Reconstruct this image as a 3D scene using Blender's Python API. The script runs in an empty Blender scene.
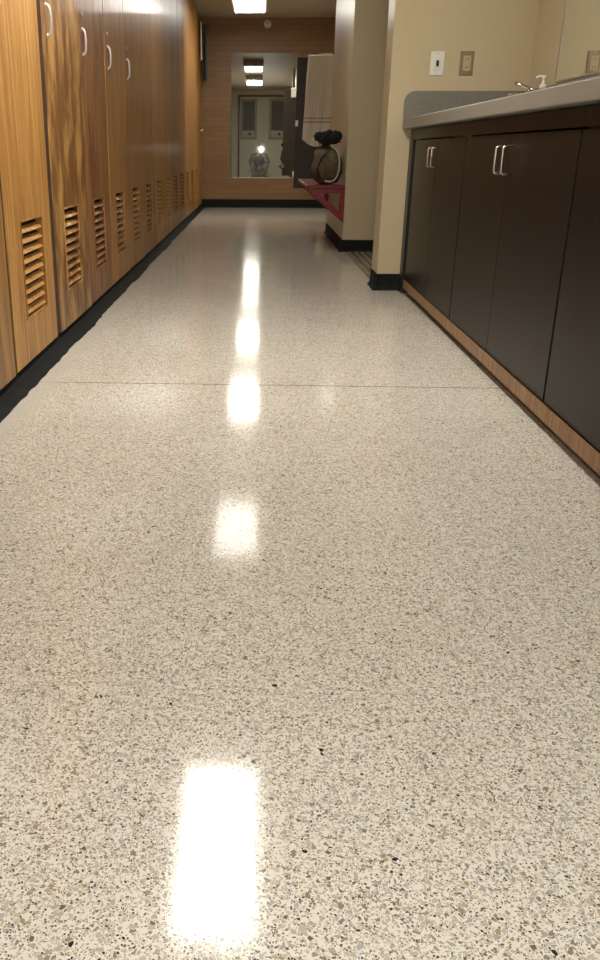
import bpy, bmesh, math, random
from mathutils import Vector, Matrix, noise
random.seed(7)
S = bpy.context.scene
COL = S.collection
PI = math.pi

# ------------------------------------------------------------ camera
F, PITCH, YAW, ROLL, CX = 856.85, 0.3672, -0.0454, 0.0022, 216.35
cam_d = bpy.data.cameras.new('camera')
cam = bpy.data.objects.new('camera', cam_d)
COL.objects.link(cam)
fwd = Vector((math.sin(YAW)*math.cos(PITCH), math.cos(YAW)*math.cos(PITCH), -math.sin(PITCH)))
rgt = Vector((math.cos(YAW), -math.sin(YAW), 0))
upv = rgt.cross(fwd)
r2 = rgt*math.cos(ROLL) + upv*math.sin(ROLL)
u2 = upv*math.cos(ROLL) - rgt*math.sin(ROLL)
cam.matrix_world = Matrix(((r2.x, u2.x, -fwd.x, 0), (r2.y, u2.y, -fwd.y, 0), (r2.z, u2.z, -fwd.z, .75), (0, 0, 0, 1)))
cam_d.sensor_fit = 'VERTICAL'
cam_d.sensor_height = 36
cam_d.lens = F/960*36
cam_d.shift_x = (300-CX)/960
cam_d.clip_start = 0.01
S.camera = cam

# ------------------------------------------------------------ world, light levels, exposure
w = bpy.data.worlds.new('world'); S.world = w; w.use_nodes = True
w.node_tree.nodes['Background'].inputs[0].default_value = (.9, .85, .75, 1)
w.node_tree.nodes['Background'].inputs[1].default_value = 0.02
LENS_POWER = [24.0, 4.2, 12.5]           # near, middle, far fixture
LENS_COL = (1.0, .955, .87)
S.view_settings.view_transform = 'Standard'
S.view_settings.look = 'None'
S.view_settings.gamma = 1
S.view_settings.use_curve_mapping = False
S.view_settings.exposure = 1.0

# ------------------------------------------------------------ material helpers
def mat(name, col, rough=.5, metal=0, spec=.5, coat=0, coat_r=.1, trans=0, ior=1.45, emit=None, es=0):
    m = bpy.data.materials.new(name); m.use_nodes = True
    b = m.node_tree.nodes['Principled BSDF']
    b.inputs['Base Color'].default_value = (*col, 1)
    b.inputs['Roughness'].default_value = rough
    b.inputs['Metallic'].default_value = metal
    b.inputs['Specular IOR Level'].default_value = spec
    b.inputs['Coat Weight'].default_value = coat
    b.inputs['Coat Roughness'].default_value = coat_r
    b.inputs['Transmission Weight'].default_value = trans
    b.inputs['IOR'].default_value = ior
    if emit:
        b.inputs['Emission Color'].default_value = (*emit, 1)
        b.inputs['Emission Strength'].default_value = es
    return m

class NT:
    def __init__(s, m):
        s.t = m.node_tree; s.b = s.t.nodes['Principled BSDF']
        s.co = s.n('ShaderNodeTexCoord')
    def n(s, k, **kw):
        x = s.t.nodes.new(k)
        for a, b in kw.items(): setattr(x, a, b)
        return x
    def l(s, a, b): s.t.links.new(a, b)
    def mapping(s, scale, src=None, loc=(0, 0, 0)):
        mp = s.n('ShaderNodeMapping'); mp.inputs['Scale'].default_value = scale
        mp.inputs['Location'].default_value = loc
        s.l(src or s.co.outputs['Object'], mp.inputs['Vector']); return mp.outputs[0]
    def noise(s, vec, scale, detail=3, rough=.5, dist=0):
        x = s.n('ShaderNodeTexNoise'); x.inputs['Scale'].default_value = scale
        x.inputs['Detail'].default_value = detail; x.inputs['Roughness'].default_value = rough
        x.inputs['Distortion'].default_value = dist
        s.l(vec, x.inputs['Vector']); return x
    def ramp(s, fac, stops, interp='LINEAR'):
        x = s.n('ShaderNodeValToRGB'); x.color_ramp.interpolation = interp
        e = x.color_ramp.elements
        while len(e) < len(stops): e.new(.5)
        for i, (p, c) in enumerate(stops):
            e[i].position = p; e[i].color = (*c, 1) if len(c) == 3 else c
        s.l(fac, x.inputs[0]); return x.outputs[0]
    def mix(s, fac, a, b, mode='MIX'):
        x = s.n('ShaderNodeMix', data_type='RGBA', blend_type=mode)
        for v, i in ((fac, 0), (a, 6), (b, 7)):
            if hasattr(v, 'links'): s.l(v, x.inputs[i])
            elif isinstance(v, (int, float)): x.inputs[i].default_value = v
            else: x.inputs[i].default_value = (*v, 1)
        return x.outputs[2]
    def math(s, op, a, b=0, c=0):
        x = s.n('ShaderNodeMath', operation=op)
        for i, v in enumerate((a, b, c)):
            if hasattr(v, 'links'): s.l(v, x.inputs[i])
            else: x.inputs[i].default_value = v
        return x.outputs[0]
    def bump(s, h, strength=.1, dist=.002):
        x = s.n('ShaderNodeBump'); x.inputs['Strength'].default_value = strength
        x.inputs['Distance'].default_value = dist
        s.l(h, x.inputs['Height']); s.l(x.outputs[0], s.b.inputs['Normal'])

# terrazzo
def terrazzo():
    m = mat('terrazzo', (.7, .66, .55), .1, spec=.36)
    t = NT(m)
    base = t.mapping((1, 1, 1))
    dn = t.noise(base, 60, 2)
    off = t.n('ShaderNodeVectorMath', operation='SCALE'); t.l(dn.outputs['Color'], off.inputs[0]); off.inputs['Scale'].default_value = .008
    vec = t.n('ShaderNodeVectorMath', operation='ADD'); t.l(base, vec.inputs[0]); t.l(off.outputs[0], vec.inputs[1])
    matrix = t.ramp(t.noise(base, 3, 4).outputs[0], [(.3, (.81, .79, .715)), (.7, (.86, .845, .775))])
    def layer(prev, scale, thr, keep, stops, wob):
        v = t.n('ShaderNodeTexVoronoi', feature='F1'); v.inputs['Scale'].default_value = scale
        e = t.n('ShaderNodeTexVoronoi', feature='DISTANCE_TO_EDGE'); e.inputs['Scale'].default_value = scale
        t.l(vec.outputs[0], v.inputs['Vector']); t.l(vec.outputs[0], e.inputs['Vector'])
        sep = t.n('ShaderNodeSeparateColor'); t.l(v.outputs['Color'], sep.inputs[0])
        r = t.math('MULTIPLY_ADD', sep.outputs[1], wob, thr)
        inside = t.math('GREATER_THAN', e.outputs['Distance'], r)
        kept = t.math('LESS_THAN', sep.outputs[2], keep)
        mask = t.math('MULTIPLY', inside, kept)
        c = t.ramp(sep.outputs[0], stops, 'CONSTANT')
        return t.mix(mask, prev, c)
    small = [(0, (.46, .40, .30)), (.2, (.56, .50, .40)), (.38, (.22, .175, .11)), (.55, (.52, .50, .45)), (.68, (.50, .41, .28)), (.80, (.15, .12, .085)), (.90, (.06, .05, .045))]
    big = [(0, (.56, .53, .45)), (.20, (.43, .42, .39)), (.36, (.36, .31, .22)), (.48, (.56, .50, .40)), (.60, (.27, .25, .22)), (.70, (.46, .47, .46)), (.82, (.40, .31, .18)), (.87, (.52, .48, .39)), (.94, (.18, .15, .11)), (.985, (.025, .025, .03))]
    c = layer(matrix, 330, .05, .70, small, .18)
    c = layer(c, 165, .05, .64, big, .30)
    # broad traffic tone
    big_n = t.noise(base, 1.3, 3)
    c = t.mix(t.math('MULTIPLY', big_n.outputs[0], .20), c, (.80, .72, .58), 'MULTIPLY')
    sx = t.n('ShaderNodeSeparateXYZ'); t.l(t.co.outputs['Object'], sx.inputs[0])
    # expansion joint across the floor
    d = t.math('ABSOLUTE', t.math('SUBTRACT', sx.outputs[1], 2.862))
    j = t.math('LESS_THAN', d, .003)
    c = t.mix(j, c, (.16, .12, .07))
    # pale worn margin next to the locker base
    edge = t.math('ADD', sx.outputs[0], t.math('MULTIPLY', t.noise(base, 9, 3).outputs[0], .09))
    mr = t.n('ShaderNodeMapRange'); t.l(edge, mr.inputs[0])
    mr.inputs[1].default_value = -.665; mr.inputs[2].default_value = -.60; mr.inputs[3].default_value = .75; mr.inputs[4].default_value = 0
    c = t.mix(mr.outputs[0], c, (.62, .60, .53))
    t.l(c, t.b.inputs['Base Color'])
    rn = t.noise(base, 25, 3)
    rr = t.n('ShaderNodeMapRange'); t.l(rn.outputs[0], rr.inputs[0]); rr.inputs[3].default_value = .06; rr.inputs[4].default_value = .13
    t.l(rr.outputs[0], t.b.inputs['Roughness'])
    return m

def wood(name, dark, light, blotch=None, bl_amt=0, rough=.42, grain=1.0, seed=0):
    m = mat(name, light, rough, spec=.2, coat=.16, coat_r=.08)
    t = NT(m)
    oi = t.n('ShaderNodeObjectInfo')
    sc = t.n('ShaderNodeVectorMath', operation='SCALE'); sc.inputs[0].default_value = (17, 31, 9)
    t.l(oi.outputs['Random'], sc.inputs['Scale'])
    ad = t.n('ShaderNodeVectorMath', operation='ADD'); t.l(t.co.outputs['Object'], ad.inputs[0]); t.l(sc.outputs[0], ad.inputs[1])
    v = t.mapping((1, 9*grain, .55), ad.outputs[0], (seed, seed*2, seed))
    n1 = t.noise(v, 3.0, 6, .6, .8)
    v2 = t.mapping((1, 90*grain, 1.2), ad.outputs[0], (seed, 0, 0))
    n2 = t.noise(v2, 2.0, 3, .6)
    c = t.ramp(n1.outputs[0], [(.36, tuple(x*.8 for x in dark)), (.46, dark), (.54, tuple((a+b)/2 for a, b in zip(dark, light))), (.62, light)])
    c = t.mix(.45, c, t.ramp(n2.outputs[0], [(.36, tuple(x*.45 for x in dark)), (.6, light)]), 'MIX')
    if blotch:
        v3 = t.mapping((1, 2.6, 1.0), ad.outputs[0], (seed*3, 1, 2))
        n3 = t.noise(v3, 3.6, 6, .62, .3)
        f = t.n('ShaderNodeMapRange'); t.l(n3.outputs[0], f.inputs[0])
        f.inputs[1].default_value = .45; f.inputs[2].default_value = .62; f.inputs[3].default_value = 0; f.inputs[4].default_value = bl_amt
        c = t.mix(f.outputs[0], c, blotch)
    hs = t.n('ShaderNodeHueSaturation'); t.l(c, hs.inputs['Color'])
    vr = t.n('ShaderNodeMapRange'); t.l(oi.outputs['Random'], vr.inputs[0]); vr.inputs[3].default_value = .78; vr.inputs[4].default_value = 1.16
    t.l(vr.outputs[0], hs.inputs['Value'])
    t.l(hs.outputs[0], t.b.inputs['Base Color'])
    v4 = t.mapping((1, 34, .5), ad.outputs[0], (seed, 5, 0))
    n4 = t.noise(v4, 1.6, 3, .6)
    hsum = t.math('ADD', t.math('MULTIPLY', n2.outputs[0], .3), n4.outputs[0])
    t.bump(hsum, .5, .0016)
    t.l(t.b.inputs['Normal'].links[0].from_socket, t.b.inputs['Coat Normal'])
    return m

def noisy(name, c1, c2, scale=40, rough=.5, bump=0, **kw):
    m = mat(name, c1, rough, **kw); t = NT(m)
    n = t.noise(t.mapping((1, 1, 1)), scale, 4, .6)
    t.l(t.ramp(n.outputs[0], [(.35, c1), (.65, c2)]), t.b.inputs['Base Color'])
    if bump: t.bump(n.outputs[0], bump, .002)
    return m

def brick():
    m = mat('brick', (.4, .2, .08), .45); t = NT(m)
    b = t.n('ShaderNodeTexBrick')
    sx = t.n('ShaderNodeSeparateXYZ'); t.l(t.co.outputs['Object'], sx.inputs[0])
    cb = t.n('ShaderNodeCombineXYZ'); t.l(sx.outputs[0], cb.inputs[0]); t.l(sx.outputs[2], cb.inputs[1])
    t.l(cb.outputs[0], b.inputs['Vector'])
    b.inputs['Scale'].default_value = 1
    b.inputs['Brick Width'].default_value = .30; b.inputs['Row Height'].default_value = .062
    b.inputs['Mortar Size'].default_value = .005; b.inputs['Mortar Smooth'].default_value = .3
    b.inputs['Color1'].default_value = (.29, .165, .072, 1); b.inputs['Color2'].default_value = (.225, .125, .055, 1)
    b.inputs['Mortar'].default_value = (.19, .11, .06, 1)
    n = t.noise(t.mapping((1, 1, 1)), 14, 4)
    t.l(t.mix(t.math('MULTIPLY', n.outputs[0], .5), b.outputs[0], (.32, .185, .085)), t.b.inputs['Base Color'])
    t.bump(t.math('SUBTRACT', 1, b.outputs['Fac']), .25, .002)
    return m

def mosaic():
    m = mat('mosaic_tile', (.25, .22, .18), .25); t = NT(m)
    b = t.n('ShaderNodeTexBrick'); b.offset = 0
    t.l(t.mapping((1, 1, 1)), b.inputs['Vector'])
    b.inputs['Brick Width'].default_value = .05; b.inputs['Row Height'].default_value = .10
    b.inputs['Scale'].default_value = 1; b.inputs['Mortar Size'].default_value = .008
    b.inputs['Color1'].default_value = (.36, .32, .25, 1); b.inputs['Color2'].default_value = (.27, .24, .19, 1)
    b.inputs['Mortar'].default_value = (.09, .08, .07, 1)
    t.l(b.outputs[0], t.b.inputs['Base Color'])
    return m

M = {}
M['terrazzo'] = terrazzo()
M['mosaic'] = mosaic()
M['brick'] = brick()
M['wall'] = noisy('beige_paint', (.55, .475, .305), (.57, .49, .32), 5, .35)
M['cream'] = noisy('cream_paint', (.80, .83, .72), (.84, .87, .76), 5, .5)
M['ceiling'] = noisy('ceiling_paint', (.40, .36, .29), (.43, .39, .31), 8, .55)
M['base'] = noisy('black_rubber', (.010, .011, .011), (.016, .017, .016), 20, .75, spec=.2)
M['wood_gold'] = wood('golden_varnished_wood', (.36, .16, .04), (.60, .33, .10), seed=1, grain=.8)
M['wood_mottle'] = wood('mottled_varnished_wood', (.20, .08, .025), (.36, .165, .05), (.64, .36, .11), .95, seed=3)
M['wood_red'] = wood('red_brown_varnished_wood', (.30, .125, .04), (.50, .245, .085), (.19, .06, .03), .85, seed=5)
M['wood_amber'] = wood('amber_varnished_wood', (.33, .155, .045), (.56, .29, .09), seed=8)
M['wood_brown'] = wood('brown_varnished_wood', (.28, .135, .045), (.50, .26, .09), seed=12)
M['wood_trim'] = wood('raw_wood_strip', (.26, .145, .065), (.38, .23, .11), seed=21, rough=.45)
M['wood_dark_in'] = mat('locker_inside', (.035, .016, .007), .8)
M['seam'] = mat('painted_seam_shade', (.045, .022, .010), .7)
M['chrome'] = mat('chrome', (.75, .73, .70), .15, metal=1)
M['nickel'] = mat('satin_nickel', (.62, .57, .50), .3, metal=1)
M['pale_nickel'] = mat('pale_nickel', (.80, .78, .74), .38, metal=.8)
M['brass'] = mat('tan_plate_metal', (.30, .23, .14), .4, metal=.3)
M['espresso'] = noisy('espresso_laminate', (.008, .005, .0035), (.011, .007, .0045), 6, .36, spec=.25)
M['espresso_in'] = mat('cabinet_inside', (.015, .012, .010), .8)
M['toe'] = mat('brown_toe_kick', (.05, .025, .012), .6)
M['counter'] = noisy('grey_speckled_laminate', (.16, .155, .13), (.26, .25, .215), 350, .35)
M['mirror'] = mat('mirror_glass', (.90, .93, .88), .015, metal=1)
M['white'] = mat('white_plastic', (.80, .79, .73), .35)
M['tan_plastic'] = mat('tan_plastic', (.52, .42, .26), .4)
M['black'] = mat('black_plastic', (.012, .012, .013), .4)
M['housing'] = noisy('bronze_fixture_metal', (.28, .20, .12), (.31, .22, .13), 10, .45)
M['partition'] = noisy('dark_partition_laminate', (.040, .030, .025), (.05, .037, .031), 9, .42)
M['red'] = noisy('red_paint', (.19, .014, .017), (.23, .02, .022), 12, .35)
M['khaki'] = noisy('khaki_canvas', (.10, .078, .042), (.15, .118, .065), 30, .8, bump=.3)
M['strap'] = mat('pale_webbing', (.42, .40, .32), .8)
M['blackcloth'] = noisy('black_cloth', (.006, .007, .008), (.012, .013, .013), 30, .8)
M['blue'] = noisy('blue_towelling', (.055, .10, .13), (.08, .14, .17), 60, .9, bump=.4)
M['soap'] = mat('clear_bottle', (.55, .66, .68), .1, trans=.5)
M['ceramic'] = mat('white_ceramic', (.82, .82, .78), .15)
M['skin'] = mat('skin', (.50, .30, .21), .5)
M['hair'] = mat('dark_hair', (.03, .02, .015), .6)
M['hoodie'] = noisy('grey_hoodie', (.22, .24, .25), (.27, .29, .30), 40, .85)
M['trousers'] = noisy('pale_grey_trousers', (.24, .25, .25), (.29, .30, .30), 40, .85)
M['shoe'] = mat('dark_shoe', (.04, .04, .045), .5)
M['lash'] = mat('dark_eye', (.03, .02, .02), .2)
M['board_grey'] = mat('dark_grey_board', (.10, .10, .105), .3)
M['board_pale'] = mat('pale_board_strip', (.62, .64, .60), .4)
M['board_frame'] = mat('pale_frame', (.50, .50, .46), .4)
def towel_mat():
    m = mat('cream_towelling', (.84, .79, .68), .9); t = NT(m)
    sx = t.n('ShaderNodeSeparateXYZ'); t.l(t.co.outputs['Generated'], sx.inputs[0])
    z = sx.outputs[2]
    a = t.math('LESS_THAN', t.math('ABSOLUTE', t.math('SUBTRACT', z, .275)), .008)
    b = t.math('LESS_THAN', t.math('ABSOLUTE', t.math('SUBTRACT', z, .315)), .008)
    t.l(t.mix(t.math('MAXIMUM', a, b), (.86, .81, .70), (.50, .43, .35)), t.b.inputs['Base Color'])
    t.bump(t.noise(t.mapping((1, 1, 1)), 260, 2).outputs[0], .4, .002)
    return m
M['towel'] = towel_mat()

# ------------------------------------------------------------ mesh helpers
def bm_new(): return bmesh.new()
def box(bm, x0, x1, y0, y1, z0, z1, bev=0):
    b = bmesh.new()
    vs = [b.verts.new(p) for p in ((x0, y0, z0), (x1, y0, z0), (x1, y1, z0), (x0, y1, z0), (x0, y0, z1), (x1, y0, z1), (x1, y1, z1), (x0, y1, z1))]
    for f in ((3, 2, 1, 0), (4, 5, 6, 7), (0, 1, 5, 4), (1, 2, 6, 5), (2, 3, 7, 6), (3, 0, 4, 7)):
        b.faces.new([vs[i] for i in f])
    if bev: bmesh.ops.bevel(b, geom=b.edges[:], offset=bev, segments=2, affect='EDGES', profile=.5)
    merge(bm, b); return bm
def merge(bm, b, mx=None):
    if mx: bmesh.ops.transform(b, matrix=mx, verts=b.verts)
    me = bpy.data.meshes.new('tmp'); b.to_mesh(me); b.free(); bm.from_mesh(me); bpy.data.meshes.remove(me)
def lathe(bm, prof, seg=20, mx=None):
    b = bmesh.new(); rings = []
    for r, z in prof:
        if r < 1e-5: rings.append([b.verts.new((0, 0, z))])
        else: rings.append([b.verts.new((r*math.cos(2*PI*i/seg), r*math.sin(2*PI*i/seg), z)) for i in range(seg)])
    for a, c in zip(rings, rings[1:]):
        for i in range(seg):
            j = (i+1) % seg
            if len(a) == 1 and len(c) == 1: continue
            if len(a) == 1: b.faces.new((a[0], c[j], c[i]))
            elif len(c) == 1: b.faces.new((a[i], a[j], c[0]))
            else: b.faces.new((a[i], a[j], c[j], c[i]))
    bmesh.ops.recalc_face_normals(b, faces=b.faces[:])
    merge(bm, b, mx); return bm
def tube(bm, pts, r, seg=10, closed=False):
    b = bmesh.new(); pts = [Vector(p) for p in pts]; n = len(pts); rings = []
    rs = r if isinstance(r, (list, tuple)) else [r]*n
    up = Vector((0, 0, 1)); prev = None
    for i, p in enumerate(pts):
        d = (pts[(i+1) % n]-pts[i-1]) if closed else (pts[min(i+1, n-1)]-pts[max(i-1, 0)])
        d.normalize()
        if prev is None:
            a = d.cross(up)
            if a.length < .1: a = d.cross(Vector((1, 0, 0)))
        else: a = prev - d*prev.dot(d)
        a.normalize(); prev = a; c = d.cross(a)
        rings.append([b.verts.new(p+(a*math.cos(2*PI*k/seg)+c*math.sin(2*PI*k/seg))*rs[i]) for k in range(seg)])
    m = n if closed else n-1
    for i in range(m):
        A, B = rings[i], rings[(i+1) % n]
        for k in range(seg):
            b.faces.new((A[k], A[(k+1) % seg], B[(k+1) % seg], B[k]))
    if not closed:
        b.faces.new(rings[0][::-1]); b.faces.new(rings[-1])
    bmesh.ops.recalc_face_normals(b, faces=b.faces[:])
    merge(bm, b); return bm
def prism(bm, poly, axis, a, c, bev=0):
    """extrude a 2-D polygon along an axis from a to c"""
    b = bmesh.new()
    def P(p, t):
        return (t, p[0], p[1]) if axis == 'x' else (p[0], t, p[1]) if axis == 'y' else (p[0], p[1], t)
    A = [b.verts.new(P(p, a)) for p in poly]; B = [b.verts.new(P(p, c)) for p in poly]
    b.faces.new(A); b.faces.new(B[::-1])
    for i in range(len(poly)):
        j = (i+1) % len(poly); b.faces.new((A[i], B[i], B[j], A[j]))
    bmesh.ops.recalc_face_normals(b, faces=b.faces[:])
    if bev: bmesh.ops.bevel(b, geom=b.edges[:], offset=bev, segments=2, affect='EDGES')
    merge(bm, b); return bm
def arc(cx, cy, r, a0, a1, n=6):
    return [(cx+r*math.cos(math.radians(a0+(a1-a0)*i/n)), cy+r*math.sin(math.radians(a0+(a1-a0)*i/n))) for i in range(n+1)]
def obj(name, bm, m, parent=None, smooth=False, loc=None):
    me = bpy.data.meshes.new(name); bm.to_mesh(me); bm.free()
    me.materials.append(m)
    if smooth:
        for p in me.polygons: p.use_smooth = True
    o = bpy.data.objects.new(name, me); COL.objects.link(o)
    if parent: o.parent = parent
    if loc: o.location = loc
    return o
def tag(o, label, cat, group=None):
    o['label'] = label; o['category'] = cat
    if group: o['group'] = group
    return o
def thing(name, label, cat, loc=(0, 0, 0), rz=0, group=None):
    o = bpy.data.objects.new(name, None); COL.objects.link(o)
    o.location = loc; o.rotation_euler = (0, 0, rz); o.empty_display_size = .1
    return tag(o, label, cat, group)
def struct(name, bm, m, parent=None, smooth=False):
    o = obj(name, bm, m, parent, smooth); o['kind'] = 'structure'; return o
def copy_tree(o, parent=None):
    c = o.copy(); COL.objects.link(c); c.parent = parent
    for ch in list(o.children): copy_tree(ch, c)
    return c

# ------------------------------------------------------------ the setting
YE, YB, XL, XR, ZC = 12.65, -1.9, -1.20, 1.42, 2.37
struct('floor', box(bm_new(), XL-.1, 2.3, YB-.1, YE+.1, -.1, 0), M['terrazzo'])
struct('floor_alcove', box(bm_new(), .705, 2.2, 5.30, 7.05, 0.0, .004), M['mosaic'])
struct('ceiling', box(bm_new(), XL-.1, 2.3, YB-.1, YE+.1, ZC, ZC+.1), M['ceiling'])
struct('wall_far', box(bm_new(), XL-.1, 2.3, YE, YE+.1, 0, ZC), M['brick'])
struct('wall_left', box(bm_new(), XL-.1, XL, YB, YE, 0, ZC), M['wall'])
struct('wall_rear', box(bm_new(), XL-.1, 2.3, YB-.1, YB, 0, ZC), M['cream'])
struct('wall_right', box(bm_new(), XR, XR+.1, YB, 5.05, 0, ZC), M['wall'])
struct('wall_divider', box(bm_new(), .69, 2.3, 5.05, 5.30, 0, ZC, .004), M['wall'])
struct('wall_alcove', box(bm_new(), 2.2, 2.3, 5.30, 7.05, 0, ZC), M['wall'])
struct('wall_middle', box(bm_new(), .675, 2.3, 7.05, 8.80, 0, ZC, .004), M['wall'])
struct('wall_recess', box(bm_new(), 1.0, 1.1, 8.80, YE, 0, ZC), M['wall'])

# cove bases; profile = list of (out, up) from the wall face
COVE = [(0, 0), (.022, 0), (.020, .004), (.011, .012), (.006, .024), (.005, .088), (.003, .092), (0, .092)]
def cove(name, segs, prof=COVE):
    bm = bm_new()
    for (ax, pos, sgn, a, c) in segs:
        if ax == 'y': prism(bm, [(pos+sgn*o, z) for o, z in prof], 'y', a, c)      # runs along y, faces +-x
        else: prism(bm, [(pos+sgn*o, z) for o, z in prof], 'x', a, c)
    return struct(name, bm, M['base'])
cove('baseboard_far', [('x', YE, -1, -.79, 1.0)], [(o, z*1.2) for o, z in COVE])
cove('baseboard_divider', [('x', 5.05, -1, .672, .835), ('y', .69, -1, 5.03, 5.30)])
cove('baseboard_middle', [('x', 7.05, -1, .655, 2.2), ('y', .675, -1, 7.03, 8.80)])
cove('baseboard_recess', [('y', 1.0, -1, 8.80, YE-.03)])
# locker base: low black toe whose foot spreads over the floor with a ragged edge
bm = bm_new(); L = []
ny = 420
for i in range(ny+1):
    y = YB + (YE-.03-YB)*i/ny
    e = -.746 + .010*noise.noise((y*3, 0, 0)) + .007*noise.noise((y*14, 3, 0)) + (.005 if (int(y*1.7) % 3 == 0) else 0)
    L.append([bm.verts.new(p) for p in ((-1.18, y, 0), (e, y, 0), (e-.003, y, .003), (-.775, y, .010), (-.797, y, .030), (-.800, y, .056), (-1.18, y, .056))])
for A, B in zip(L, L[1:]):
    for k in range(7): bm.faces.new((A[k], A[(k+1) % 7], B[(k+1) % 7], B[k]))
bm.faces.new(L[0]); bm.faces.new(L[-1][::-1]); bmesh.ops.recalc_face_normals(bm, faces=bm.faces[:])
struct('baseboard_left', bm, M['base'])

# rear wall timber trim, seen in the far mirror
struct('trim_1', box(bm_new(), -.58, 1.30, YB, YB+.03, 2.20, 2.25, .004), M['wood_red'])
struct('trim_2', box(bm_new(), -.62, -.575, YB, YB+.03, 0, 2.25, .004), M['wood_red'])

# ------------------------------------------------------------ ceiling lights
LX, LW, LLEN = -.13, .34, 1.0
def make_light(yc, power, label):
    t = thing('ceiling_light', label, 'ceiling light', (LX, yc, ZC), 0, 'box lights along the ceiling')
    bm = bm_new(); w, l = LW/2, LLEN/2
    z0 = -.125
    box(bm, -w-.02, w+.02, -l-.02, l+.02, -.012, 0)
    box(bm, -w-.02, -w, -l-.02, l+.02, z0, -.012); box(bm, w, w+.02, -l-.02, l+.02, z0, -.012)
    box(bm, -w, w, -l-.02, -l, z0, -.012); box(bm, -w, w, l, l+.02, z0, -.012)
    obj('housing', bm, M['housing'], t)
    e = mat('lit_diffuser', (.9, .9, .85), .5, emit=LENS_COL, es=power)
    obj('diffuser', box(bm_new(), -w+.002, w-.002, -l+.002, l-.002, z0-.012, z0+.01, .004), e, t)
    return t
make_light(3.08, LENS_POWER[0], 'bright white box ceiling light nearest the camera, above the vanity cabinets')
make_light(6.66, LENS_POWER[1], 'dimmer box ceiling light in the middle, nearer of the two in the far mirror')
make_light(10.66, LENS_POWER[2], 'bright rectangular ceiling light at the top edge, farthest, just before the brick wall')

# ------------------------------------------------------------ lockers
DT = .022        # door thickness
ZB, ZT = .058, 2.33
LY0, LY1, LZ0, LZ1 = .185, .470, .206, .524
def make_locker(wd, gap, m):
    t = thing('locker', '', 'locker')
    bm = bm_new(); D = -.38
    x1 = -DT-.001
    box(bm, D, x1, 0, .016, ZB, ZT); box(bm, D, x1, wd-.016, wd, ZB, ZT)
    box(bm, D, x1, .016, wd-.016, ZB, ZB+.018); box(bm, D, x1, .016, wd-.016, ZT-.018, ZT)
    box(bm, D, D+.012, .016, wd-.016, ZB+.018, ZT-.018)
    box(bm, D+.012, x1-.02, .016, wd-.016, 1.0, 1.018)
    box(bm, -.03, -.003, .0003, gap/2*.9, ZB, ZT); box(bm, -.03, -.003, wd-gap/2*.9, wd-.0003, ZB, ZT)  # dark fill near the door face, standing in for shade in the thin seams
    obj('body', bm, M['wood_dark_in'], t)
    # door with a louvre opening
    g = gap/2
    bm = bm_new(); ys = [g, LY0, LY1, wd-g]; zs = [ZB-.004, LZ0, LZ1, ZT]
    b = bmesh.new()
    V = {}
    for xi, x in enumerate((0, -DT)):
        for i, y in enumerate(ys):
            for j, z in enumerate(zs): V[xi, i, j] = b.verts.new((x, y, z))
    for i in range(3):
        for j in range(3):
            if i == 1 and j == 1: continue
            b.faces.new((V[0, i, j], V[0, i+1, j], V[0, i+1, j+1], V[0, i, j+1]))
            b.faces.new((V[1, i, j+1], V[1, i+1, j+1], V[1, i+1, j], V[1, i, j]))
    def side(p, q): b.faces.new((V[0, p[0], p[1]], V[1, p[0], p[1]], V[1, q[0], q[1]], V[0, q[0], q[1]]))
    for k in range(3):
        side((k, 0), (k+1, 0)); side((k, 3), (k+1, 3)); side((0, k), (0, k+1)); side((3, k), (3, k+1))
    for p, q in (((1, 1), (2, 1)), ((2, 1), (2, 2)), ((2, 2), (1, 2)), ((1, 2), (1, 1))): side(p, q)
    bmesh.ops.recalc_face_normals(b, faces=b.faces[:])
    merge(bm, b)
    d = obj('door', bm, m, t)
    bv = d.modifiers.new('b', 'BEVEL'); bv.width = .0025; bv.segments = 2; bv.limit_method = 'ANGLE'
    # slats
    bm = bm_new(); n = 9; st = (LZ1-LZ0-.012)/n
    for k in range(n):
        z = LZ0+.004+st*(k+.42)
        prism(bm, [(-.003, z-.011), (.0005, z-.008), (-.015, z+.011), (-.019, z+.009)], 'y', LY0+.0005, LY1-.0005)
    s = obj('louver', bm, m, d)
    # raised lipping round the opening
    bm = bm_new(); q = .007
    box(bm, -.002, .003, LY0-q, LY0, LZ0-q, LZ1+q); box(bm, -.002, .003, LY1, LY1+q, LZ0-q, LZ1+q)
    box(bm, -.002, .003, LY0, LY1, LZ0-q, LZ0); box(bm, -.002, .003, LY0, LY1, LZ1, LZ1+q)
    obj('louver_frame', bm, m, d)
    # wire pull
    y = .092
    pts = [(0, y, 1.146), (.007, y, 1.148), (.012, y, 1.156), (.015, y, 1.170), (.016, y, 1.197), (.015, y, 1.224), (.012, y, 1.238), (.007, y, 1.246), (0, y, 1.248)]
    bm = bm_new(); tube(bm, pts, .0058, 10)
    for z in (1.146, 1.248):
        lathe(bm, [(0, 0), (.009, 0), (.008, .003), (0, .003)], 14, Matrix.Translation((0, y, z)) @ Matrix.Rotation(PI/2, 4, 'Y'))
    obj('handle', bm, M['pale_nickel'], d, True)
    bm = bm_new(); lathe(bm, [(0, 0), (.011, 0), (.011, .004), (.007, .006), (0, .006)], 16, Matrix.Translation((0, y, 1.305)) @ Matrix.Rotation(PI/2, 4, 'Y'))
    obj('lock', bm, M['nickel'], d, True)
    return t
LOCKX = -.79
w1, w2 = .678, .72
protos = {}
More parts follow.
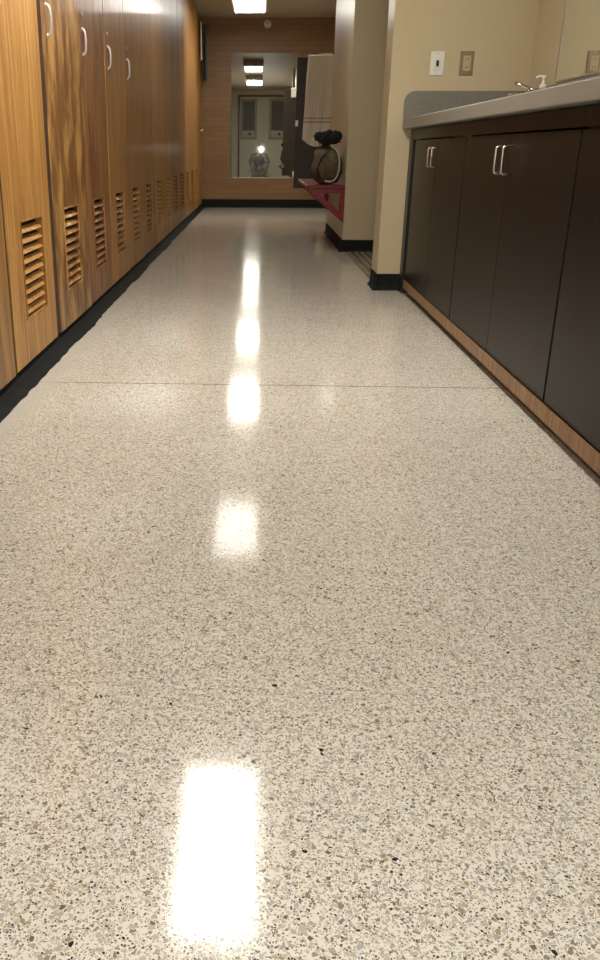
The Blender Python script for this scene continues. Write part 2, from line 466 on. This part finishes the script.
def locker(y, wd, gap, mk, label, pulls=True):
    key = (wd, gap)
    if key not in protos:
        t = make_locker(wd, gap, M[mk]); protos[key] = t
        if not pulls: del protos[key]
    else:
        t = copy_tree(protos[key])
    # own wood for this door and its louvre
    for ch in t.children:
        if ch.name.startswith('door'):
            for o in [ch]+list(ch.children):
                if o.data.materials[0].name.endswith('wood') and o.data.materials[0] != M[mk]:
                    o.data = o.data.copy(); o.data.materials[0] = M[mk]
            ch.rotation_euler = (0, random.uniform(-.002, .002), random.uniform(-.0085, 0))
    if not pulls:
        for ch in t.children:
            for o in list(ch.children):
                if o.name.startswith(('handle', 'lock')): bpy.data.objects.remove(o)
    t.location = (LOCKX, y, 0); t['label'] = label; t['group'] = 'wooden lockers along the left wall'
y_start = 2.756
names = [
 (-6, 'wood_amber', .017, 'wooden locker behind the camera, beside the rear wall'),
 (-5, 'wood_gold', .017, 'wooden locker behind the camera, second from the rear wall'),
 (-4, 'wood_brown', .017, 'wooden locker level with the crouching photographer'),
 (-3, 'wood_amber', .017, 'wooden locker just in front of the photographer, outside the left edge'),
 (-2, 'wood_gold', .017, 'wooden locker left of the frame, two before the golden one'),
 (-1, 'wood_gold', .017, 'golden wooden locker cut off at the left edge, only its lower door corner showing'),
 (0, 'wood_gold', .017, 'smooth golden locker, nearest with its whole louver vent in view'),
 (1, 'wood_mottle', .017, 'mottled brown and gold locker just past the dark seam beside the golden one'),
 (2, 'wood_red', .017, 'reddish brown stained locker, third louver vent from the left edge'),
 (3, 'wood_amber', .017, 'amber locker, fourth louver vent from the left edge, beside the red-brown one'),
 (4, 'wood_amber', .017, 'amber locker, fifth louver vent from the left edge'),
 (5, 'wood_brown', .017, 'brown locker, sixth vent, last before the dark upright gap'),
]
SHORT = {0: .050, -1: .018}
for k, mk, gap, lab in names:
    locker(y_start+w1*k, w1-.0005-SHORT.get(k, 0), gap, mk, lab, k < 5)
y2 = y_start+w1*6+.055
ord2 = ['first locker past the dark upright gap, seventh louver vent', 'second locker past the dark upright gap, eighth vent',
        'third brown locker past the dark upright gap', 'fourth locker past the dark gap, middle of the farther bank',
        'fifth locker past the dark gap, third from the far end', 'sixth locker past the dark gap, next to last',
        'farthest louvered locker, beside the plain wooden end panel']
for k in range(7):
    locker(y2+w2*k, w2-.0005, .016, ['wood_amber', 'wood_gold', 'wood_brown', 'wood_red', 'wood_amber', 'wood_brown', 'wood_gold'][k], ord2[k], False)
y3 = y2+w2*7
for nm, a, c in (('seam_shade_1', y_start+w1*6, y2), ('seam_shade_2', y_start+w1-.050, y_start+w1), ('seam_shade_3', y_start-.018, y_start)):
    struct(nm, box(bm_new(), -1.17, LOCKX-.003, a+.001, c-.001, ZB, ZT), M['seam'])  # dark flush strips painted in for the shade of the wide locker seams
bm = bm_new(); box(bm, -1.17, LOCKX-.001, y3+.002, YE-.002, ZB, ZT, .003)
ep = thing('end_panel', 'plain golden wooden panel with small chrome knob closing the locker row at the brick wall', 'panel', (LOCKX, 12.35, ZB))
o = obj('board', bm, M['wood_gold'], ep); o.location = (-LOCKX, -12.35, -ZB)
b = bm_new(); lathe(b, [(0, 0), (.022, 0), (.021, .005), (.009, .008), (.009, .020), (.022, .026), (.026, .036), (.020, .046), (0, .050)], 18, Matrix.Translation((-.002, 0, 1.0-ZB)) @ Matrix.Rotation(PI/2, 4, 'Y'))
obj('knob', b, M['chrome'], ep, True)
struct('trim_4', box(bm_new(), -1.17, LOCKX-.004, YB+.05, YE-.002, ZT+.001, ZC-.0005), M['wood_amber'])

# ------------------------------------------------------------ things hanging at the end of the lockers
def hanging(name, label, x0, x1, y, z0, z1, m, fold=.006, loc_y=None):
    b = bm_new(); nu, nv = 14, 24; g = []
    for j in range(nv+1):
        v = j/nv; row = []
        for i in range(nu+1):
            u = i/nu
            yy = y - .012 + u*.20
            xx = x0 + (x1-x0)*(.5+.5*math.sin(u*11+.4)*(0.35+.65*v))
            row.append(b.verts.new((xx, yy, z1-(z1-z0)*v)))
        g.append(row)
    for j in range(nv):
        for i in range(nu): b.faces.new((g[j][i], g[j][i+1], g[j+1][i+1], g[j+1][i]))
    o = obj(name, b, m, None, True)
    s = o.modifiers.new('s', 'SOLIDIFY'); s.thickness = .006; s.offset = 0
    return tag(o, label, 'towel')
hanging('hanging_towel', 'narrow dark blue towel hanging on the locker end panel by the brick wall', -.752, -.700, 12.40, 1.62, 2.28, M['blue'])
hanging('hanging_towel', 'thin white towel hanging in front of the blue one at the locker end', -.775, -.752, 12.12, 1.84, 2.27, M['towel'])
def hook(y, z, label, ln=.03):
    t = thing('wall_hook', label, 'hook', (LOCKX-.001, y, z), 0)
    b = bm_new(); lathe(b, [(0, 0), (.014, 0), (.013, .004), (0, .004)], 14, Matrix.Rotation(PI/2, 4, 'Y')); obj('plate', b, M['chrome'], t, True)
    b = bm_new(); tube(b, [(.003, 0, 0), (ln, 0, -.004), (ln+.01, 0, .006), (ln+.012, 0, .02)], .0045, 8); obj('prong', b, M['chrome'], t, True)
hook(12.49, 2.285, 'chrome hook holding the narrow blue towel', .05)
hook(12.21, 2.275, 'chrome hook holding the thin white towel', .015)

# ------------------------------------------------------------ far wall: mirror and small alarm
t = thing('wall_mirror', 'tall frameless mirror on the far brick wall reflecting the photographer', 'mirror', (.28, YE, .40))
obj('mirror_glass', box(bm_new(), -.665, .665, -.012, -.002, 0, 1.555), M['mirror'], t)
bm = bm_new(); box(bm, -.660, .660, -.002, 0, .005, 1.55); box(bm, -.66, .66, -.016, -.002, -.010, 0)
obj('backing', bm, M['nickel'], t)
t = thing('alarm_sounder', 'small round white alarm high on the far wall near the ceiling', 'alarm', (.085, YE, 2.30))
b = bm_new(); lathe(b, [(0, 0), (.05, 0), (.048, .015), (.040, .03), (0, .034)], 20, Matrix.Rotation(PI/2, 4, 'X')); obj('base', b, M['white'], t, True)
b = bm_new(); lathe(b, [(0, .0345), (.018, .0345), (.016, .05), (0, .056)], 16, Matrix.Rotation(PI/2, 4, 'X')); obj('lens', b, M['ceramic'], t, True)

# ------------------------------------------------------------ rear wall boards
def board(x0, x1, label):
    t = thing('framed_board', label, 'notice board', ((x0+x1)/2, YB, 1.07), 0, 'boards on the rear wall')
    w = (x1-x0)/2; h = 1.06; bm = bm_new(); f = .045
    box(bm, -w, -w+f, 0, .03, 0, h, .003); box(bm, w-f, w, 0, .03, 0, h, .003); box(bm, -w+f, w-f, 0, .03, 0, f, .003); box(bm, -w+f, w-f, 0, .03, h-f, h, .003)
    obj('frame', bm, M['board_frame'], t)
    obj('panel', box(bm_new(), -w+f, w-f, .001, .012, .23, h-f), M['board_grey'], t)
    obj('lower_strip', box(bm_new(), -w+f, w-f, .001, .018, f, .225), M['board_pale'], t)
    b = bm_new(); lathe(b, [(0, 0), (.04, 0), (.04, .006), (0, .006)], 20, Matrix.Translation((.03, .0185, .13)) @ Matrix.Rotation(-PI/2, 4, 'X'))
    obj('round_mark', b, M['board_grey'], t)
    bm = bm_new(); box(bm, -w-.012, w+.012, 0, .006, -.012, h+.012); obj('backing', bm, M['board_grey'], t)
board(-.53, -.09, 'grey framed board on the rear wall, left one in the mirror')
board(.30, .82, 'grey framed board on the rear wall, right one in the mirror')

# ------------------------------------------------------------ partition, towel
t = thing('partition_panel', 'dark brown partition panel standing out from the right wall before the mirror', 'partition', (.39, 10.10, 0))
obj('panel', box(bm_new(), 0, .605, -.014, .014, .36, 1.67, .003), M['partition'], t)
bm = bm_new(); box(bm, -.002, .030, -.030, -.0145, .995, 1.055, .003); box(bm, .004, .022, -.042, -.030, 1.01, 1.04, .003)
obj('latch', bm, M['nickel'], t)
bm = bm_new(); box(bm, -.016, .03, .0145, .026, .48, .54, .003); obj('hinge', bm, M['nickel'], t)
bm = bm_new(); box(bm, .58, .609, -.05, -.0145, .40, .46, .002); box(bm, .58, .609, -.05, -.0145, 1.5, 1.56, .002)
obj('bracket', bm, M['nickel'], t)
def draped_towel():
    b = bm_new(); nu, nv = 48, 60; g = []
    front, back = .82, .14
    tot = front+back+.04
    for j in range(nv+1):
        s = j/nv*tot; row = []
        for i in range(nu+1):
            u = i/nu
            amp = .024*min(1, max(0, (s-.10))/.3)
            fold = amp*(math.sin(u*19+.6)+.5*math.sin(u*37+s*3))
            if s < back: y, z = .026+.4*abs(fold), 1.684-(back-s)
            elif s < back+.04:
                a = (s-back)/.04*PI; y, z = .026*math.cos(a), 1.684+.010*math.sin(a)
            else:
                q = s-back-.04; y = -.026-.006*q-abs(fold)*min(1, q/.2)*1.5; z = 1.684-q*(1+.10*math.sin(u*3.2)-.02*u)
            spread = 1+(.10*(s-back)/front if s > back else 0)
            x = .505 + (u-.0)*.285*spread - .035*max(0, s-back)/front
            row.append(b.verts.new((x, 10.10+y, z)))
        g.append(row)
    for j in range(nv):
        for i in range(nu): b.faces.new((g[j][i], g[j][i+1], g[j+1][i+1], g[j+1][i]))
    o = obj('hanging_towel', b, M['towel'], None, True)
    s = o.modifiers.new('s', 'SOLIDIFY'); s.thickness = .007; s.offset = 0
    tag(o, 'long cream towel draped over the top of the dark partition panel', 'towel')
draped_towel()

# ------------------------------------------------------------ bench, bag
t = thing('wall_bench', 'red wall bench with triangular end bracket, carrying the khaki bag', 'bench', (.675, 7.05, 0))
obj('seat', box(bm_new(), -.295, -.001, .005, 1.68, .470, .498, .004), M['red'], t)
for y in (.0, 1.65):
    bm = bm_new(); T = .03
    outer = [(-.295, .469), (-.002, .469), (-.002, .215)]
    inner = [(-.195, .440), (-.040, .440), (-.040, .305)]
    b = bmesh.new()
    R = []
    for poly in (outer, inner):
        R.append([[b.verts.new((p[0], yy, p[1])) for p in poly] for yy in (y, y+T)])
    for i in range(3):
        j = (i+1) % 3
        for k in (0, 1): b.faces.new((R[0][k][i], R[0][k][j], R[1][k][j], R[1][k][i]))
        for q in (0, 1): b.faces.new((R[q][0][i], R[q][0][j], R[q][1][j], R[q][1][i]))
    bmesh.ops.recalc_face_normals(b, faces=b.faces[:]); merge(bm, b)
    obj('bracket', bm, M['red'], t)

def blob(rx, ry, rz, pw=2.6, amp=.05, fr=6, seed=0, sub=4, flat=True):
    b = bmesh.new(); bmesh.ops.create_icosphere(b, subdivisions=sub, radius=1)
    for v in b.verts:
        d = v.co.normalized()
        k = (abs(d.x)**pw+abs(d.y)**pw+abs(d.z)**pw)**(-1/pw)
        n = noise.noise(d*fr*.5+Vector((seed, 0, 0)))*amp + noise.noise(d*fr+Vector((0, seed, 0)))*amp*.5
        p = d*k*(1+n)
        v.co = Vector((p.x*rx, p.y*ry, p.z*rz))
        if flat and v.co.z < -rz*.92: v.co.z = -rz*.92
    return b
BX, BY = .545, 7.33
t = thing('duffel_bag', 'khaki canvas bag with pale looped strap sitting on the red bench', 'bag', (BX, BY, .498))
bm = bm_new(); merge(bm, blob(.112, .17, .140, 2.6, .16, 5, 3), Matrix.Translation((0, 0, .1335)))
obj('bag_body', bm, M['khaki'], t, True)
bm = bm_new(); tube(bm, [(0, -.15+.03*i, .262+.012*math.sin(i/10*PI)) for i in range(11)], .004, 6); obj('zip', bm, M['black'], t, True)
bm = bm_new()
pts = [(.040, -.13, .275), (.060, -.165, .255), (.078, -.178, .215), (.086, -.182, .165), (.083, -.185, .110), (.070, -.187, .062), (.045, -.187, .032), (.012, -.186, .022), (-.025, -.182, .030)]
tube(bm, pts, .0075, 8); obj('strap', bm, M['strap'], t, True)
bm = bm_new(); tube(bm, [(-.07, -.176, .06), (-.085, -.182, .12), (-.06, -.180, .19), (-.02, -.165, .235)], .006, 8); obj('side_strap', bm, M['blackcloth'], t, True)
bm = bm_new()
for (cx, cy, cz, rx, ry, rz, sd) in ((0, 0, .035, .085, .12, .042, 1), (-.055, -.03, .05, .05, .06, .035, 5), (.06, .0, .055, .045, .06, .035, 9), (0.01, .02, .065, .04, .05, .03, 12), (-.03, -.08, .03, .045, .05, .035, 15), (.04, -.08, .03, .05, .05, .035, 17), (-.075, -.05, .055, .035, .03, .02, 21)):
    merge(bm, blob(rx, ry, rz, 2.2, .42, 7, sd, 4, False), Matrix.Translation((cx, cy, cz)))
o = obj('crumpled_jacket', bm, M['blackcloth'], None, True, (BX, BY, .498+.306))
tag(o, 'black crumpled garment lying on top of the khaki bag', 'clothing')

# ------------------------------------------------------------ vanity cabinets
CXF = .822
def pull(z0, z1, pr=.032):
    bm = bm_new()
    pts = [(0, 0, z0), (-pr+.008, 0, z0), (-pr+.002, 0, z0+.003), (-pr, 0, z0+.010), (-pr, 0, z1-.010), (-pr+.002, 0, z1-.003), (-pr+.008, 0, z1), (0, 0, z1)]
    return tube(bm, pts, .0038, 10)
def make_cabinet(length, mid, label, y):
    t = thing('vanity_cabinet', label, 'cabinet', (CXF, y, 0), 0, 'dark vanity cabinets under the counter')
    bm = bm_new(); D = XR-CXF-.003; a = .02
    # carcass: sides, bottom, back, top rail
    box(bm, a, D, 0, .018, .05, .855); box(bm, a, D, length-.018, length, .05, .855)
    box(bm, a, D, .018, length-.018, .05, .068); box(bm, D-.012, D, .018, length-.018, .068, .855)
    obj('body', bm, M['espresso_in'], t)
    obj('top_rail', box(bm_new(), -.0005, .0195, 0, length, .808, .856), M['espresso'], t)
    for (ya, yb, hy) in ((.005, mid-.0015, mid-.045), (mid+.0015, length-.005, mid+.045)):
        d = obj('door', box(bm_new(), 0, .0185, ya, yb, .084, .802, .0012), M['espresso'], t)
        h = obj('handle', pull(.680, .764), M['nickel'], d, True); h.location = (0, hy, 0)
    obj('kick_board', box(bm_new(), .028, .040, 0, length, 0, .050), M['toe'], t)
    return t
make_cabinet(1.186, .588, 'dark vanity cabinet farthest away, beside the beige divider wall', 3.694)
make_cabinet(1.292, .656, 'dark vanity cabinet with the paired pulls in the middle of the run', 2.400)
make_cabinet(1.292, .640, 'nearest dark vanity cabinet, cut off by the right edge', 1.106)
struct('trim_5', box(bm_new(), .814, .8215, 1.106, 4.882, .037, .0815, .002), M['wood_trim'])
bm = bm_new(); box(bm, CXF+.0, CXF+.018, 4.8825, 5.048, .808, .856)
struct('trim_6', bm, M['espresso'])
struct('gap_shade', box(bm_new(), .815, 1.0, 4.93, 5.026, 0, .806), M['black'])  # black box added for the darkness of the empty gap beside the cabinet
# countertop with sink cut-out
t = thing('countertop', 'long grey speckled countertop with rounded splash, over the dark cabinets', 'countertop', (0, 0, .857))
bm = bm_new(); XF = .772; Y0, Y1 = 1.10, 5.048
SX0, SX1, SY0, SY1 = .92, 1.28, 4.33, 4.83
z0, z1 = .003, .053
box(bm, XF, SX0, Y0, Y1, z0, z1, .004)
box(bm, SX1, XR-.001, Y0, Y1, z0, z1); box(bm, SX0, SX1, Y0, SY0, z0, z1); box(bm, SX0, SX1, SY1, Y1, z0, z1)
obj('worktop', bm, M['counter'], t)
bm = bm_new()
poly = [(XF, z1+.0005), (XR-.021, z1+.0005), (XR-.021, .190)] + arc(XF+.055, .190-.055, .055, 90, 180, 8)
prism(bm, poly, 'y', 5.030, 5.0485)
obj('side_splash', bm, M['counter'], t)
obj('back_splash', box(bm_new(), XR-.020, XR-.001, Y0, 5.0485, z1+.0005, .190, .002), M['counter'], t)
# sink
t = thing('sink', 'white drop-in sink set in the grey countertop under the faucet', 'sink', (1.10, 4.58, .911))
bm = bm_new()
b = bmesh.new(); seg = 36; rings = []
for (rx, ry, z) in ((.195, .27, -.0), (.195, .27, .006), (.18, .255, .009), (.165, .235, .004), (.155, .225, -.03), (.12, .18, -.12), (.03, .03, -.14), (.03, .03, -.146), (.125, .185, -.126), (.162, .232, -.03), (.170, .240, -.001)):
    rings.append([b.verts.new((rx*math.cos(2*PI*i/seg), ry*math.sin(2*PI*i/seg), z)) for i in range(seg)])
for k in range(len(rings)):
    A, B = rings[k], rings[(k+1) % len(rings)]
    for i in range(seg): b.faces.new((A[i], A[(i+1) % seg], B[(i+1) % seg], B[i]))
bmesh.ops.recalc_face_normals(b, faces=b.faces[:]); merge(bm, b)
obj('basin', bm, M['ceramic'], t, True)
bm = bm_new(); lathe(bm, [(0, -.139), (.028, -.139), (.028, -.1365), (0, -.135)], 20); obj('drain', bm, M['chrome'], t, True)
# faucet
t = thing('faucet', 'chrome single-lever faucet beside the clear soap pump', 'faucet', (1.345, 4.61, .911))
bm = bm_new(); lathe(bm, [(0, 0), (.032, 0), (.032, .006), (.024, .014), (.022, .075), (.024, .08), (0, .08)], 20); obj('base', bm, M['chrome'], t, True)
bm = bm_new(); tube(bm, [(-.01, 0, .055), (-.06, 0, .088), (-.11, 0, .092), (-.140, 0, .080), (-.148, 0, .060)], [.015, .013, .012, .012, .011], 14); obj('spout', bm, M['chrome'], t, True)
bm = bm_new(); lathe(bm, [(0, .081), (.023, .081), (.024, .095), (.016, .106), (0, .109)], 18); tube(bm, [(-.0, 0, .100), (-.05, 0, .122), (-.115, 0, .148)], [.012, .009, .006], 10); obj('lever', bm, M['chrome'], t, True)
# soap pump bottle
t = thing('soap_bottle', 'clear soap pump bottle with white pump, behind the faucet', 'bottle', (1.338, 4.525, .911))
bm = bm_new(); lathe(bm, [(0, 0), (.030, 0), (.032, .006), (.032, .085), (.026, .100), (.014, .110), (.014, .116), (0, .116)], 22); obj('bottle_body', bm, M['soap'], t, True)
bm = bm_new(); lathe(bm, [(0, .1165), (.016, .1165), (.016, .132), (.006, .134), (.006, .160), (.012, .162), (.012, .172), (0, .173)], 18); tube(bm, [(0, 0, .168), (-.025, -.004, .169), (-.038, -.006, .162)], [.006, .005, .004], 8); obj('pump', bm, M['white'], t, True)
# small cup
t = thing('cup', 'small white cup at the sink rim, left of the faucet', 'cup', (1.310, 4.90, .911))
bm = bm_new(); lathe(bm, [(0, 0), (.024, 0), (.030, .110), (.031, .114), (.029, .115), (.022, .004), (0, .004)], 22); obj('cup_body', bm, M['ceramic'], t, True)

# vanity mirror
t = thing('vanity_mirror', 'wide mirror on the right wall above the grey back splash', 'mirror', (XR, 0, 1.056))
obj('mirror_glass', box(bm_new(), -.008, -.001, 1.12, 4.572, .008, .95), M['mirror'], t)
bm = bm_new()
box(bm, -.012, -.0005, 4.573, 4.583, 0, .96, .001); box(bm, -.012, -.0005, 1.11, 1.119, 0, .96, .001)
box(bm, -.012, -.0005, 1.119, 4.573, -.002, .007, .001); box(bm, -.012, -.0005, 1.119, 4.573, .951, .96, .001)
obj('frame', bm, M['nickel'], t)

# wall plates
def plate(x, z, m, dev, label, nm, slot):
    t = thing(nm, label, 'wall plate', (x, 5.05, z))
    bm = bm_new(); box(bm, -.036, .036, -.006, -.0003, -.058, .058, .0022); obj('cover_plate', bm, m, t)
    bm = bm_new()
    if slot == 'toggle':
        box(bm, -.0165, .0165, -.009, -.0061, -.034, .034, .001); obj('insert', bm, dev, t)
        obj('toggle', box(bm_new(), -.006, .006, -.016, -.0091, -.014, .014, .001), M['black'], t)
    else:
        box(bm, -.020, .020, -.009, -.0061, -.036, .036, .001); i = obj('insert', bm, dev, t)
        for zz in (-.019, .019):
            for xx in (-.006, .006): obj('slot', box(bm_new(), xx-.0014, xx+.0014, -.0096, -.0088, zz-.005, zz+.005), M['black'], i)
    for zz in (-.048, .048):
        b = bm_new(); lathe(b, [(0, 0), (.0035, 0), (.003, .0015), (0, .0018)], 12, Matrix.Translation((0, -.0061, zz)) @ Matrix.Rotation(PI/2, 4, 'X')); obj('screw', b, M['nickel'], t)
plate(.930, 1.180, M['white'], M['white'], 'white wall plate with black toggle on the divider wall', 'light_switch', 'toggle')
plate(1.083, 1.180, M['brass'], M['tan_plastic'], 'tan metal outlet plate on the divider wall, right of the white one', 'wall_outlet', 'outlet')

# ------------------------------------------------------------ photographer (seen in the far mirror)
def skin_mesh(name, verts, edges, m, parent, sub=2):
    me = bpy.data.meshes.new(name); me.from_pydata([v[0] for v in verts], edges, [])
    o = bpy.data.objects.new(name, me); COL.objects.link(o)
    sk = o.modifiers.new('skin', 'SKIN'); ss = o.modifiers.new('sub', 'SUBSURF'); ss.levels = sub; ss.render_levels = sub
    for i, v in enumerate(verts):
        d = me.skin_vertices[0].data[i]; r = v[1]
        d.radius = r if isinstance(r, tuple) else (r, r); d.use_root = (i == 0)
    dg = bpy.context.evaluated_depsgraph_get(); dg.update()
    ev = bpy.data.meshes.new_from_object(o.evaluated_get(dg))
    bpy.data.objects.remove(o); ev.materials.clear(); ev.materials.append(m)
    for p in ev.polygons: p.use_smooth = True
    n = bpy.data.objects.new(name, ev); COL.objects.link(n); n.parent = parent
    return n
PX, PY = .02, -.06
person = thing('person', 'crouching person in grey hoodie and pale trousers photographing with a phone', 'person', (PX, PY, 0))
# body skeleton: symmetric squat facing +y
bv = [((0, -.56, .27), .085), ((0, -.53, .42), .095), ((0, -.46, .58), .085), ((0, -.41, .66), .045), ((0, -.375, .72), .042), ((0, -.33, .80), .075), ((0, -.33, .87), .065)]
be = [(0, 1), (1, 2), (2, 3), (3, 4), (4, 5), (5, 6)]
HL = Vector((-.03, -.045, .675)); HR = Vector((.075, -.045, .675))
for s, hand in ((-1, HL), (1, HR)):
    i = len(bv)
    bv += [((s*.15, -.44, .61), .052), ((s*.235, -.34, .41), .038), ((hand.x+s*.03, hand.y-.05, hand.z-.045), .025), ((hand.x+s*.01, hand.y-.02, hand.z), (.030, .016))]
    be += [(2, i), (i, i+1), (i+1, i+2), (i+2, i+3)]
    j = len(bv)
    bv += [((s*.10, -.54, .26), .075), ((s*.20, -.20, .42), .052), ((s*.17, -.42, .09), .035), ((s*.18, -.38, .05), .032), ((s*.20, -.22, .03), .026)]
    be += [(0, j), (j, j+1), (j+1, j+2), (j+2, j+3), (j+3, j+4)]
    for k, (dx, ln) in enumerate(((-.018, .050), (-.006, .058), (.006, .054), (.018, .044))):
        f = len(bv); pz = hand.z+.012+k*.017
        bx = hand.x+s*.012
        bv += [((bx, hand.y-.012, pz), .0085), ((bx, hand.y+.006, pz+.002), .008), ((bx-s*ln*.45, hand.y+.012, pz+.003), .007)]
        be += [(i+3, f), (f, f+1), (f+1, f+2)]
    f = len(bv)
    bv += [((hand.x-s*.004, hand.y-.030, hand.z+.02), .010), ((hand.x-s*.022, hand.y-.028, hand.z+.042), .0085)]
    be += [(i+3, f), (f, f+1)]
body = skin_mesh('body', bv, be, M['skin'], person)
# face
bm = bm_new(); merge(bm, blob(.012, .018, .020, 2, 0, 1, 0, 2, False), Matrix.Translation((0, -.252, .805))); obj('nose', bm, M['skin'], person, True)
for s in (-1, 1):
    bm = bm_new(); merge(bm, blob(.010, .018, .028, 2, 0, 1, 0, 2, False), Matrix.Translation((s*.076, -.34, .81))); obj('ear', bm, M['skin'], person, True)
for s in (-1, 1):
    bm = bm_new(); merge(bm, blob(.012, .010, .008, 2, 0, 1, 0, 2, False), Matrix.Translation((s*.030, -.260, .825))); obj('eye', bm, M['lash'], person, True)
bm = bm_new(); merge(bm, blob(.022, .008, .006, 2, 0, 1, 0, 2, False), Matrix.Translation((0, -.258, .770))); obj('mouth', bm, M['red'], person, True)
b = blob(.084, .092, .082, 2.1, .06, 8, 2, 4, False)
for v in b.verts:
    if v.co.y > .03 and v.co.z < .03: v.co.y = .03+(v.co.y-.03)*.1
bm = bm_new(); merge(bm, b, Matrix.Translation((0, -.345, .856))); obj('hair', bm, M['hair'], person, True)
# hoodie and trousers
hv = [((0, -.57, .30), (.17, .14)), ((0, -.53, .43), (.185, .13)), ((0, -.46, .58), (.175, .12)), ((0, -.42, .665), .08)]
he = [(0, 1), (1, 2), (2, 3)]
for s, hand in ((-1, HL), (1, HR)):
    i = len(hv)
    hv += [((s*.175, -.44, .61), .085), ((s*.24, -.34, .40), .080), ((hand.x+s*.055, hand.y-.075, hand.z-.065), .036)]
    he += [(2, i), (i, i+1), (i+1, i+2)]
skin_mesh('hoodie', hv, he, M['hoodie'], person)
tv = [((0, -.575, .26), (.13, .11))]; te = []
for s in (-1, 1):
    j = len(tv)
    tv += [((s*.11, -.52, .28), .095), ((s*.21, -.20, .43), .068), ((s*.175, -.40, .13), .050)]
    te += [(0, j), (j, j+1), (j+1, j+2)]
skin_mesh('trousers', tv, te, M['trousers'], person)
for s in (-1, 1):
    skin_mesh('shoe', [((s*.17, -.44, .046), (.042, .04)), ((s*.185, -.33, .040), (.045, .034)), ((s*.20, -.22, .032), (.042, .026))], [(0, 1), (1, 2)], M['shoe'], person)
ph = thing('phone', 'black phone held up by the photographer, its flash lit', 'phone', (.045, -.040, .720))
obj('phone_case', box(bm_new(), -.037, .037, -.008, 0, -.075, .075, .003), M['black'], ph)
obj('screen', box(bm_new(), -.034, .034, -.0088, -.0081, -.070, .070), M['board_grey'], ph)
fl = mat('flash_glow', (1, 1, 1), .5, emit=(1, .97, .9), es=5500)
b = bm_new(); lathe(b, [(0, 0), (.011, 0), (.011, .002), (0, .002)], 18, Matrix.Translation((.018, .0002, .060)) @ Matrix.Rotation(-PI/2, 4, 'X')); obj('flash', b, fl, ph)
